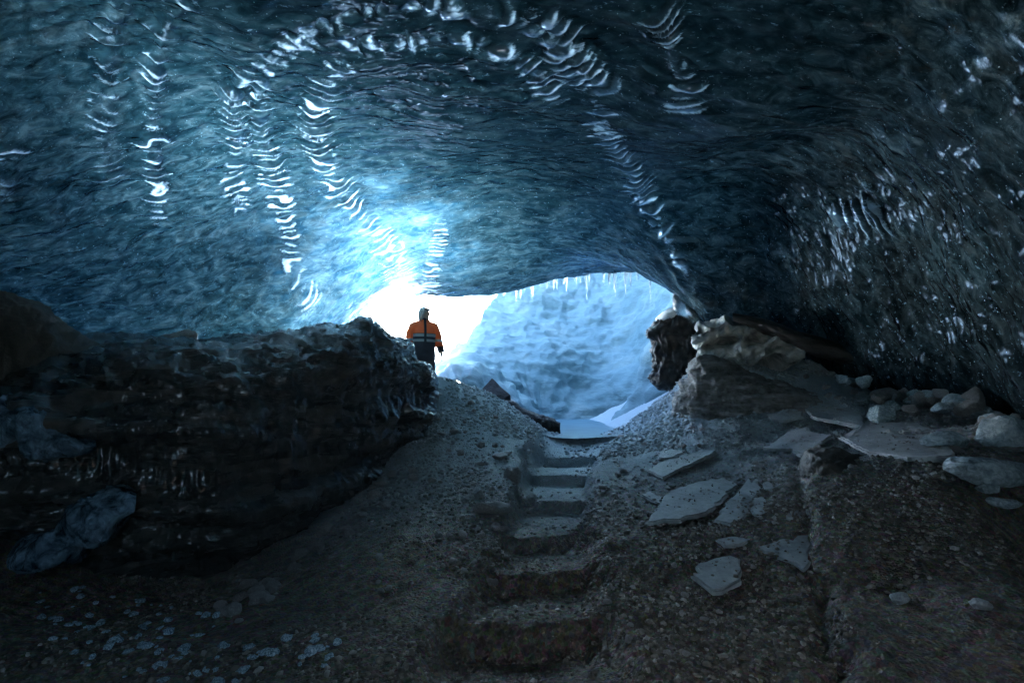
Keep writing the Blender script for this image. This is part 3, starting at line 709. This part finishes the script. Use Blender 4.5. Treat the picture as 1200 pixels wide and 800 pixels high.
put('ice_block', lump_mesh('ice_block', 35, 4, (1, .6, .3), .3), PALEICE, 1158, 577, .14, 'thin ice flake just below the large pale block', 'ice')
put('ice_block', lump_mesh('ice_block', 36, 4, (1, .6, .3), .3), PALEICE, 1173, 594, .13, 'lowest thin ice flake on the black floor at the right', 'ice')
put('stone', lump_mesh('stone', 41, 3, (1, .7, .6)), SLAB, 887, 459, .13, 'pale cream stone on the brown crest right of the outcrop', 'stone')
put('stone', lump_mesh('stone', 42, 3, (1, .7, .5)), SLAB, 915, 463, .08, 'small flat pale stone beside the cream stone on the crest', 'stone')
put('stone', lump_mesh('stone', 43, 3, (.7, .7, 1.0)), SLAB, 561, 583, .085, 'upright pale angular stone on the gravel left of the steps', 'stone')
put('stone', lump_mesh('stone', 44, 3, (1.1, .5, .6)), SLAB, 548, 587, .075, 'pale elongated stone leaning by the upright angular stone', 'stone')
put('stone', lump_mesh('stone', 45, 3, (1.3, .8, .5)), STONE, 578, 600, .14, 'broad grey stone half buried left of the steps', 'stone')
put('stone', lump_mesh('stone', 46, 3, (1, .8, .7)), SLAB, 623, 585, .075, 'pale rounded stone lying on a step of the path', 'stone')
put('stone', lump_mesh('stone', 47, 3, (.8, .8, 1)), STONE, 600, 563, .14, 'grey upright stone at the left edge of the upper steps', 'stone')
put('stone', lump_mesh('stone', 48, 3, (1, .8, .5)), STONE, 585, 537, .12, 'flattish grey stone high on the left slope of the path', 'stone')
put('stone', lump_mesh('stone', 49, 3, (1, .8, .7)), SLAB, 1055, 705, .06, 'pale stone on the dark right floor near the camera', 'stone')
put('stone', lump_mesh('stone', 50, 3, (1, .8, .7)), SLAB, 1150, 712, .05, 'pale stone rightmost on the black right floor', 'stone')
# rubble heap by the right wall
lib = [lump_mesh('rubble_chunk', 60+i, 3, (1, .8, random.uniform(.6, .85)), .4) for i in range(6)]
for me in lib: me.materials.append(STONE if lib.index(me) % 3 else PALEICE)
for i in range(75):
    px = random.gauss(1075, 45); py = 486-random.random()*34+abs(px-1075)*.1+(px-1075)*.12
    h = hit(px, py); r = random.choice([.05, .07, .09, .12, .15])
    r *= random.uniform(.8, 1.2)
    put('rubble_chunk', lib[i % 6], STONE, 0, 0, r, 'grey ice and rock chunk in the rubble heap along the right ice wall', 'rubble', 'chunks in the rubble heap', pos=h+[0, 0, random.random()*.16])
for i in range(40):
    px = random.uniform(930, 1200); py = random.uniform(440, 545)
    h = hit(px, py)
    put('rubble_chunk', lib[(i*5+1) % 6], STONE, 0, 0, random.uniform(.03, .07), 'small grey chunk strewn over the right bank below the ice wall', 'rubble', 'chunks strewn over the right bank', pos=h)
lib2 = [lump_mesh('stone', 80+i, 2, (1, .85, random.uniform(.5, .85)), .4) for i in range(8)]
for me in lib2: me.materials.append(STONE)
for i in range(70):
    px = random.uniform(420, 600); py = random.uniform(470, 700)
    if px < 512-(py-480)*.45 or px > 590: px = 600-random.random()*60
    h = hit(px, py); put('stone', lib2[i % 8], STONE, 0, 0, random.uniform(.02, .055)*(h[1]/5), 'small grey stone among gravel on the slope left of the path', 'stone', 'stones on the slope left of the path', pos=h)
for i in range(70):
    px = random.uniform(700, 960); py = random.uniform(500, 780)
    h = hit(px, py); put('stone', lib2[(i*3) % 8], STONE, 0, 0, random.uniform(.02, .05)*(h[1]/5), 'small grey stone among gravel on the bank right of the path', 'stone', 'stones on the bank right of the path', pos=h)

lib3 = [lump_mesh('ice_bit', 120+i, 2, (1, .7, random.uniform(.35, .6)), .4) for i in range(6)]
BITICE = m_clear_ice('wet_ice_bits', (.12, .20, .26), (.55, .70, .80), .08, .1, .5, 5)
for me in lib3: me.materials.append(BITICE)
for i in range(110):
    t_ = random.random(); px = 65+t_*190+random.gauss(0, 32); py = 712+t_*70+random.gauss(0, 24)
    if i > 90: px, py = random.uniform(300, 400), random.uniform(745, 795)
    h = hit(px, py); put('ice_bit', lib3[i % 6], BITICE, 0, 0, random.uniform(.012, .05), 'small wet blue ice bit scattered on the dark floor in the lower left corner', 'ice', 'ice bits on the lower left floor', pos=h)
for i in range(46):
    t_ = random.random(); px = 522-270*t_+random.gauss(12, 9); py = 500+205*t_+random.gauss(16, 9)
    h = hit(px, py); put('stone', lib2[(i*5) % 8], STONE, 0, 0, random.uniform(.025, .085), 'rough dark stone fallen along the foot of the black boulder', 'stone', 'stones along the foot of the boulder', pos=h)

# gravel: uncountable, one object
ico = bmesh.new(); bmesh.ops.create_icosphere(ico, subdivisions=1, radius=1)
IV = np.array([v_.co[:] for v_ in ico.verts]); IF = np.array([[v_.index for v_ in f.verts] for f in ico.faces]); ico.free()
IVk = IV/np.linalg.norm(IV, axis=1, keepdims=True)
def scatter(n, x0, x1, y0, y1, smin, smax, p=2.2):
    x = rng.uniform(x0, x1, n); y = rng.uniform(y0, y1, n); s = smin+(smax-smin)*rng.random(n)**p
    return x, y, s
sets = [scatter(42000, -2.6, 3.4, 1.9, 4.4, .004, .026, 3.2), scatter(30000, -3.6, 5.0, 4.2, 7.2, .006, .034, 3), scatter(22000, -2.4, 5.8, 7.0, 9.6, .010, .05, 3)]
x = np.concatenate([s[0] for s in sets]); y = np.concatenate([s[1] for s in sets]); s = np.concatenate([t[2] for t in sets])
off, hw = path_coords(x, y)
keep = (np.abs(off) > hw*1.0) | (rng.random(len(x)) < .25)
keep &= fbm(x*1.4, y*1.4, seed=91, octv=2)+.35 > rng.random(len(x))*.7-.1
x, y, s = x[keep], y[keep], s[keep]
z = ground(x, y)
for (W_, c_, co_, zt) in SLABTOPS:
    k_ = int(6+22*np.ptp(W_[:, 0])*np.ptp(W_[:, 1])/.3)
    wts = rng.dirichlet(np.ones(len(W_))*.45, k_); q_ = wts @ W_
    x = np.concatenate([x, q_[:, 0]]); y = np.concatenate([y, q_[:, 1]]); s = np.concatenate([s, .004+.016*rng.random(k_)**3])
    z = np.concatenate([z, co_[0]*(q_[:, 0]-c_[0])+co_[1]*(q_[:, 1]-c_[1])+co_[2]+zt])
n = len(x)
jit = 1+.28*rng.normal(size=(n, 12, 1)).clip(-1.5, 1.5)
sq = rng.uniform(.45, 1, (n, 1, 3)); sq[..., 2] *= .75
th = rng.uniform(0, 6.28, n); ct, st = np.cos(th)[:, None], np.sin(th)[:, None]
L = IVk[None]*jit*sq*s[:, None, None]
V = np.stack([L[..., 0]*ct-L[..., 1]*st+x[:, None], L[..., 0]*st+L[..., 1]*ct+y[:, None], L[..., 2]+z[:, None]+s[:, None]*.2], -1)
F = IF[None]+(np.arange(n)*12)[:, None, None]
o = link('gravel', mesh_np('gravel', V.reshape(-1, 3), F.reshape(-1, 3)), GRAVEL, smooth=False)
tag(o, 'loose brown and grey gravel covering the cave floor', 'gravel', kind='stuff')

# ------------------------------------------------------------------ icicles
def icicle_mesh(seed):
    rs = random.Random(seed); bm = bmesh.new(); prev = None; nn_, k = 14, 9
    for i in range(nn_+1):
        t = i/nn_; r = (1-t)**.8*(1+.18*math.sin(t*23+seed)+.1*rs.uniform(-1, 1))+.02
        ring = [bm.verts.new((r*math.cos(a)+.3*t*math.sin(seed), r*math.sin(a), -t)) for a in np.linspace(0, 2*math.pi, k, endpoint=False)]
        if prev:
            for j in range(k): bm.faces.new((prev[j], prev[(j+1) % k], ring[(j+1) % k], ring[j]))
        else: bm.faces.new(ring)
        prev = ring
    bm.faces.new(prev[::-1])
    bmesh.ops.recalc_face_normals(bm, faces=bm.faces)
    me = bpy.data.meshes.new('icicle'); bm.to_mesh(me); bm.free(); me.materials.append(CLEARICE); return me
il = [icicle_mesh(i) for i in range(5)]
lip = Vr[nv+58]          # last row of the roof before it rolls up
for i in range(110):
    px = random.choice([600, 650, 700, 715, 735, 760, 775])+random.gauss(0, 26) if i > 8 else random.choice([705, 712, 722, 728, 735, 742, 765, 690, 660])
    xw = (px-600)/600*10.45
    j = int(np.argmin(np.abs(lip[:, 0]-xw))); b = lip[j]
    ln = .05+.28*random.random()**2.2 if i > 8 else random.uniform(.33, .6)
    o = link('icicle', il[i % 5], None); o.location = (b[0], b[1]+random.uniform(-.05, .15), b[2]+.04)
    w = ln*.045+.006; o.scale = (w, w, ln); o.rotation_euler.z = random.uniform(0, 6)
    if i > 8: tag(o, 'short thin icicle in the fringe hanging from the lip of the ice roof', 'icicle', 'short icicles along the roof lip')
    else: tag(o, 'long clear icicle hanging from the right half of the roof lip', 'icicle', 'long icicles along the roof lip')

# ------------------------------------------------------------------ the person
def tube(pts, radii, k=22):
    pts = [Vector(p) for p in pts]; bm = bmesh.new(); prev = None; n = len(pts)
    P_, R_ = [], []
    for i in range(n-1):                      # refine for round joints
        for t in (0, .34, .67): P_.append(pts[i].lerp(pts[i+1], t)); R_.append([radii[i][j]*(1-t)+radii[i+1][j]*t for j in (0, 1)])
    P_.append(pts[-1]); R_.append(list(radii[-1]))
    for i, p in enumerate(P_):
        t = (P_[min(i+1, len(P_)-1)]-P_[max(i-1, 0)]).normalized()
        u = t.cross(Vector((0, 1, 0))).normalized(); v_ = u.cross(t).normalized()
        ring = [bm.verts.new(p+u*R_[i][0]*math.cos(a)+v_*R_[i][1]*math.sin(a)) for a in np.linspace(0, 2*math.pi, k, endpoint=False)]
        if prev:
            for j in range(k): bm.faces.new((prev[j], prev[(j+1) % k], ring[(j+1) % k], ring[j]))
        else: bm.faces.new(ring[::-1])
        prev = ring
    bm.faces.new(prev); bmesh.ops.recalc_face_normals(bm, faces=bm.faces)
    me = bpy.data.meshes.new('t'); bm.to_mesh(me); bm.free(); return me
def skin_mesh(verts, edges, radii, root=0, sub=2):
    me = bpy.data.meshes.new('tmp'); me.from_pydata(verts, edges, []); me.update()
    o = bpy.data.objects.new('tmp', me); COL.objects.link(o)
    o.modifiers.new('s', 'SKIN')
    for i, r in enumerate(radii):
        sv = me.skin_vertices[0].data[i]; sv.radius = r if isinstance(r, tuple) else (r, r); sv.use_root = (i == root)
    m = o.modifiers.new('u', 'SUBSURF'); m.levels = sub; m.render_levels = sub
    dg = bpy.context.evaluated_depsgraph_get(); dg.update()
    r = bpy.data.meshes.new_from_object(o.evaluated_get(dg))
    bpy.data.objects.remove(o); return r
def fuse(meshes, name, vox=.01, smooth=4):
    bm = bmesh.new()
    for m_ in meshes: bm.from_mesh(m_)
    me = bpy.data.meshes.new('tmp'); bm.to_mesh(me); bm.free()
    o = bpy.data.objects.new('tmp', me); COL.objects.link(o)
    r = o.modifiers.new('r', 'REMESH'); r.mode = 'VOXEL'; r.voxel_size = vox
    s_ = o.modifiers.new('s', 'SMOOTH'); s_.factor = .5; s_.iterations = smooth
    dg = bpy.context.evaluated_depsgraph_get(); dg.update()
    out = bpy.data.meshes.new_from_object(o.evaluated_get(dg)); out.name = name
    bpy.data.objects.remove(o); return out
def ell(c, r, rot=0, seg=24):
    bm = bmesh.new(); bmesh.ops.create_uvsphere(bm, u_segments=seg, v_segments=seg//2+2, radius=1)
    for v_ in bm.verts: v_.co = Vector((v_.co.x*r[0], v_.co.y*r[1], v_.co.z*r[2]))
    bm.transform(Matrix.Translation(c) @ Matrix.Rotation(rot, 4, 'Z'))
    me = bpy.data.meshes.new('e'); bm.to_mesh(me); bm.free(); return me
# joints (facing -Y, x is to the photo's right); right hand side of the photo = +x
HT = 1.62
sh = [(-.175, .01, 1.40), (.175, .01, 1.40)]; el = [(-.255, .03, 1.16), (.262, .04, 1.17)]; wr = [(-.255, -.04, .92), (.315, -.02, .94)]
parts = [tube([(0, 0, .82), (0, 0, .95), (0, .01, 1.15), (0, .01, 1.38), (0, 0, 1.47), (0, 0, 1.52), (0, -.015, 1.60)], [(.15, .11), (.16, .12), (.135, .1), (.155, .11), (.09, .07), (.056, .058), (.055, .06)]),
         tube([(-.09, 0, .9), (-.115, -.01, .5), (-.12, .02, .08), (-.13, -.06, .04)], [(.085, .09), (.055, .058), (.04, .042), (.035, .03)]),
         tube([(.09, 0, .9), (.125, -.02, .5), (.14, .01, .08), (.15, -.07, .04)], [(.085, .09), (.055, .058), (.04, .042), (.035, .03)])]
for s_ in (0, 1): parts.append(tube([(sh[s_][0]*.5, .01, 1.42), sh[s_], el[s_], wr[s_], tuple(np.array(wr[s_])+[0, -.01, -.05])], [(.05, .06), (.055, .06), (.043, .045), (.028, .03), (.02, .035)]))
HR = math.radians(48)         # the head turns further to the right
Rz = Matrix.Rotation(HR, 3, 'Z')
hc = Vector((0, -.02, HT))
def hp(x_, y_, z_): return hc+Rz @ Vector((x_, y_, z_))
parts += [ell(hc, (.075, .092, .115), HR), ell(hp(0, -.035, -.055), (.055, .058, .062), HR), ell(hp(0, -.098, -.01), (.013, .02, .024), HR), ell(hp(.077, .005, -.01), (.012, .02, .03), HR), ell(hp(-.077, .005, -.01), (.012, .02, .03), HR),
          ell(hp(0, -.088, -.052), (.026, .012, .007), HR), ell(hp(0, -.088, .025), (.05, .012, .01), HR)]
for s_ in (0, 1):
    w_ = Vector(wr[s_]); sd = -1 if s_ == 0 else 1
    fv = [w_, w_+Vector((0, -.01, -.045)), w_+Vector((0, -.015, -.09))]; fe = [(0, 1), (1, 2)]; fr_ = [(.022, .03), (.02, .04), (.016, .038)]
    parts.append(skin_mesh([tuple(q) for q in fv], fe, fr_))
    for f_, (yy, ln) in enumerate([(-.035, .07), (-.012, .08), (.010, .075), (.030, .058)]):
        b_ = w_+Vector((0, yy-.012, -.085))
        parts.append(skin_mesh([tuple(b_), tuple(b_+Vector((-sd*.006, -.004, -ln*.5))), tuple(b_+Vector((-sd*.02, -.006, -ln)))], [(0, 1), (1, 2)], [.0095, .009, .0075]))
    b_ = w_+Vector((0, -.03, -.04))
    parts.append(skin_mesh([tuple(b_), tuple(b_+Vector((-sd*.01, -.03, -.025))), tuple(b_+Vector((-sd*.015, -.035, -.06)))], [(0, 1), (1, 2)], [.012, .011, .009]))
SKIN = m_plain('skin', (.55, .36, .28), .55, .08)
person = link('person', fuse(parts, 'person', .0075, 3), SKIN)
tag(person, 'person in orange and navy work jacket standing on the crest at the cave mouth', 'person')
# jacket
jp = [tube([(0, 0, .79), (0, 0, .90), (0, 0, 1.05), (0, .01, 1.20), (0, .015, 1.36), (0, .01, 1.44), (0, .0, 1.50), (0, -.012, 1.565)], [(.205, .15), (.215, .16), (.20, .155), (.20, .155), (.205, .15), (.17, .125), (.10, .095), (.078, .085)])]
for s_ in (0, 1):
    jp.append(tube([(sh[s_][0]*.45, .01, 1.445), sh[s_], tuple((np.array(sh[s_])+el[s_])/2+[(-.012, .012)[s_], 0, .01]), el[s_], tuple(np.array(wr[s_])+[0, 0, .015])], [(.07, .08), (.088, .092), (.083, .085), (.075, .078), (.062, .064)]))
    jp.append(ell(sh[s_], (.08, .088, .075)))
jm = fuse(jp, 'jacket', .012, 3)
for v_ in jm.vertices:
    n_ = mnoise.noise_vector(Vector((v_.co.x*7, v_.co.y*7, v_.co.z*11))); v_.co += n_*.011
JK, nt, bs = mat('work_jacket')
tc = N(nt, 'ShaderNodeTexCoord'); sx = N(nt, 'ShaderNodeSeparateXYZ', {'Vector': tc.outputs['Object']})
def rng_(v_, a_, b_):
    g = N(nt, 'ShaderNodeMath', {0: v_, 1: a_}, operation='GREATER_THAN'); l = N(nt, 'ShaderNodeMath', {0: v_, 1: b_}, operation='LESS_THAN')
    return N(nt, 'ShaderNodeMath', {0: g.outputs[0], 1: l.outputs[0]}, operation='MULTIPLY').outputs[0]
ax = N(nt, 'ShaderNodeMath', {0: sx.outputs['X']}, operation='ABSOLUTE').outputs[0]
zz = sx.outputs['Z']
sleeve = N(nt, 'ShaderNodeMath', {0: ax, 1: .2}, operation='GREATER_THAN').outputs[0]
OR, NV, GRY = (1.0, .15, .03), (.012, .017, .028), (.30, .33, .33)
body = mixc(nt, rng_(zz, 1.275, 9), NV, OR)
body = mixc(nt, rng_(zz, 1.215, 1.265), body, GRY); body = mixc(nt, rng_(zz, 1.125, 1.17), body, GRY)
slv = mixc(nt, rng_(zz, 1.055, 9), NV, OR); slv = mixc(nt, rng_(zz, 1.14, 1.185), slv, GRY)
cc = mixc(nt, sleeve, body, slv)
cc = mixc(nt, N(nt, 'ShaderNodeMath', {0: rng_(zz, 1.515, 9), 1: N(nt, 'ShaderNodeMath', {0: ax, 1: .1}, operation='LESS_THAN').outputs[0]}, operation='MULTIPLY').outputs[0], cc, NV)                     # collar
zipm = N(nt, 'ShaderNodeMath', {0: rng_(sx.outputs['X'], -.022, .022), 1: rng_(sx.outputs['Y'], -9, 0)}, operation='MULTIPLY').outputs[0]
cc = mixc(nt, zipm, cc, NV)
nt.links.new(cc, bs.inputs['Base Color']); bs.inputs['Roughness'].default_value = .7
nt.links.new(bump(nt, noise_n(nt, coords(nt), 14, 4), .5, .03), bs.inputs['Normal'])
link('jacket', jm, JK, person)
tm = fuse([tube([(0, 0, .72), (0, 0, .80), (0, 0, .98)], [(.15, .12), (.185, .14), (.17, .13)]),
           tube([(-.09, 0, .86), (-.105, -.01, .7), (-.115, -.01, .5), (-.12, .015, .1)], [(.105, .12), (.1, .11), (.088, .092), (.08, .085)]),
           tube([(.09, 0, .86), (.11, -.015, .7), (.125, -.02, .5), (.14, .005, .1)], [(.105, .12), (.1, .11), (.088, .092), (.08, .085)])], 'trousers', .012, 3)
for v_ in tm.vertices: v_.co += mnoise.noise_vector(Vector((v_.co.x*8, v_.co.y*8, v_.co.z*12)))*.008
link('trousers', tm, m_plain('trouser_cloth', (.03, .038, .048), .8), person)
BOOT = m_plain('boot_leather', (.02, .018, .016), .5)
for s_ in (-1, 1):
    x_ = -.125 if s_ < 0 else .145
    link('boot', fuse([ell((x_, .0, .10), (.062, .07, .12)), ell((x_+s_*.012, -.09, .04), (.056, .13, .045))], 'boot', .01, 2), BOOT, person)
# wavy light hair, chin length
hm = [ell(hp(0, .018, .03), (.092, .098, .108), HR), ell(hp(.07, .03, -.05), (.032, .055, .085), HR), ell(hp(-.07, .03, -.05), (.032, .055, .085), HR), ell(hp(0, .075, -.05), (.075, .04, .085), HR), ell(hp(.03, -.06, .085), (.05, .04, .03), HR), ell(hp(-.03, -.06, .085), (.05, .04, .03), HR)]
hm = fuse(hm, 'hair', .008, 2)
for v_ in hm.vertices: v_.co += mnoise.noise_vector(v_.co*28)*.013
HAIR = m_plain('grey_blond_hair', (.46, .42, .38), .6, .4, 60)
link('hair', hm, HAIR, person)
for s_ in (-1, 1):
    link('eye', ell(hp(s_*.03, -.083, .005), (.012, .008, .007), HR, 12), m_plain('eye', (.05, .04, .035), .2), person)
ph = P(496, 441, 11.0)
person.rotation_euler.z = math.radians(20)
person.location = (ph[0], ph[1], 0)
top = P(496, 359, 11.0)[2]
person.location.z = top-1.765
print('PERSON feet', person.location[:], 'ground', gz(ph[0], ph[1]))

# ------------------------------------------------------------------ camera, sky, sun
cam = bpy.data.cameras.new('camera'); co = bpy.data.objects.new('camera', cam); COL.objects.link(co)
cam.lens = 18; cam.sensor_width = 36; cam.clip_start = .05; cam.clip_end = 500
co.location = (0, 0, EYE); co.rotation_euler = (math.pi/2+TILT, 0, 0)
scene.camera = co
sun_dir = Vector((-.10, -.77, .64)).normalized()
sun = bpy.data.lights.new('sun', 'SUN'); sun.energy = 5.0; sun.angle = math.radians(.5); sun.color = (1, .98, .95)
so = bpy.data.objects.new('sun', sun); COL.objects.link(so); so.rotation_euler = sun_dir.to_track_quat('Z', 'Y').to_euler()
w = bpy.data.worlds.new('World'); scene.world = w; w.use_nodes = True
wn = w.node_tree; bg = wn.nodes['Background']
sky = wn.nodes.new('ShaderNodeTexSky'); sky.sky_type = 'NISHITA'; sky.sun_disc = False
sky.sun_elevation = math.asin(sun_dir.z); sky.sun_rotation = math.atan2(sun_dir.x, sun_dir.y)
sky.ozone_density = 3.0
wn.links.new(sky.outputs[0], bg.inputs[0]); bg.inputs[1].default_value = .05
vs = scene.view_settings
vs.view_transform = 'Standard'; vs.look = 'None'; vs.gamma = 1; vs.use_curve_mapping = False
vs.exposure = 5.85
cy = scene.cycles
cy.use_denoising = True; cy.denoiser = 'OPENIMAGEDENOISE'
cy.max_bounces = 10; cy.diffuse_bounces = 7; cy.glossy_bounces = 5; cy.transmission_bounces = 8
cy.sample_clamp_indirect = 2; cy.adaptive_threshold = .004; cy.caustics_reflective = False; cy.caustics_refractive = False
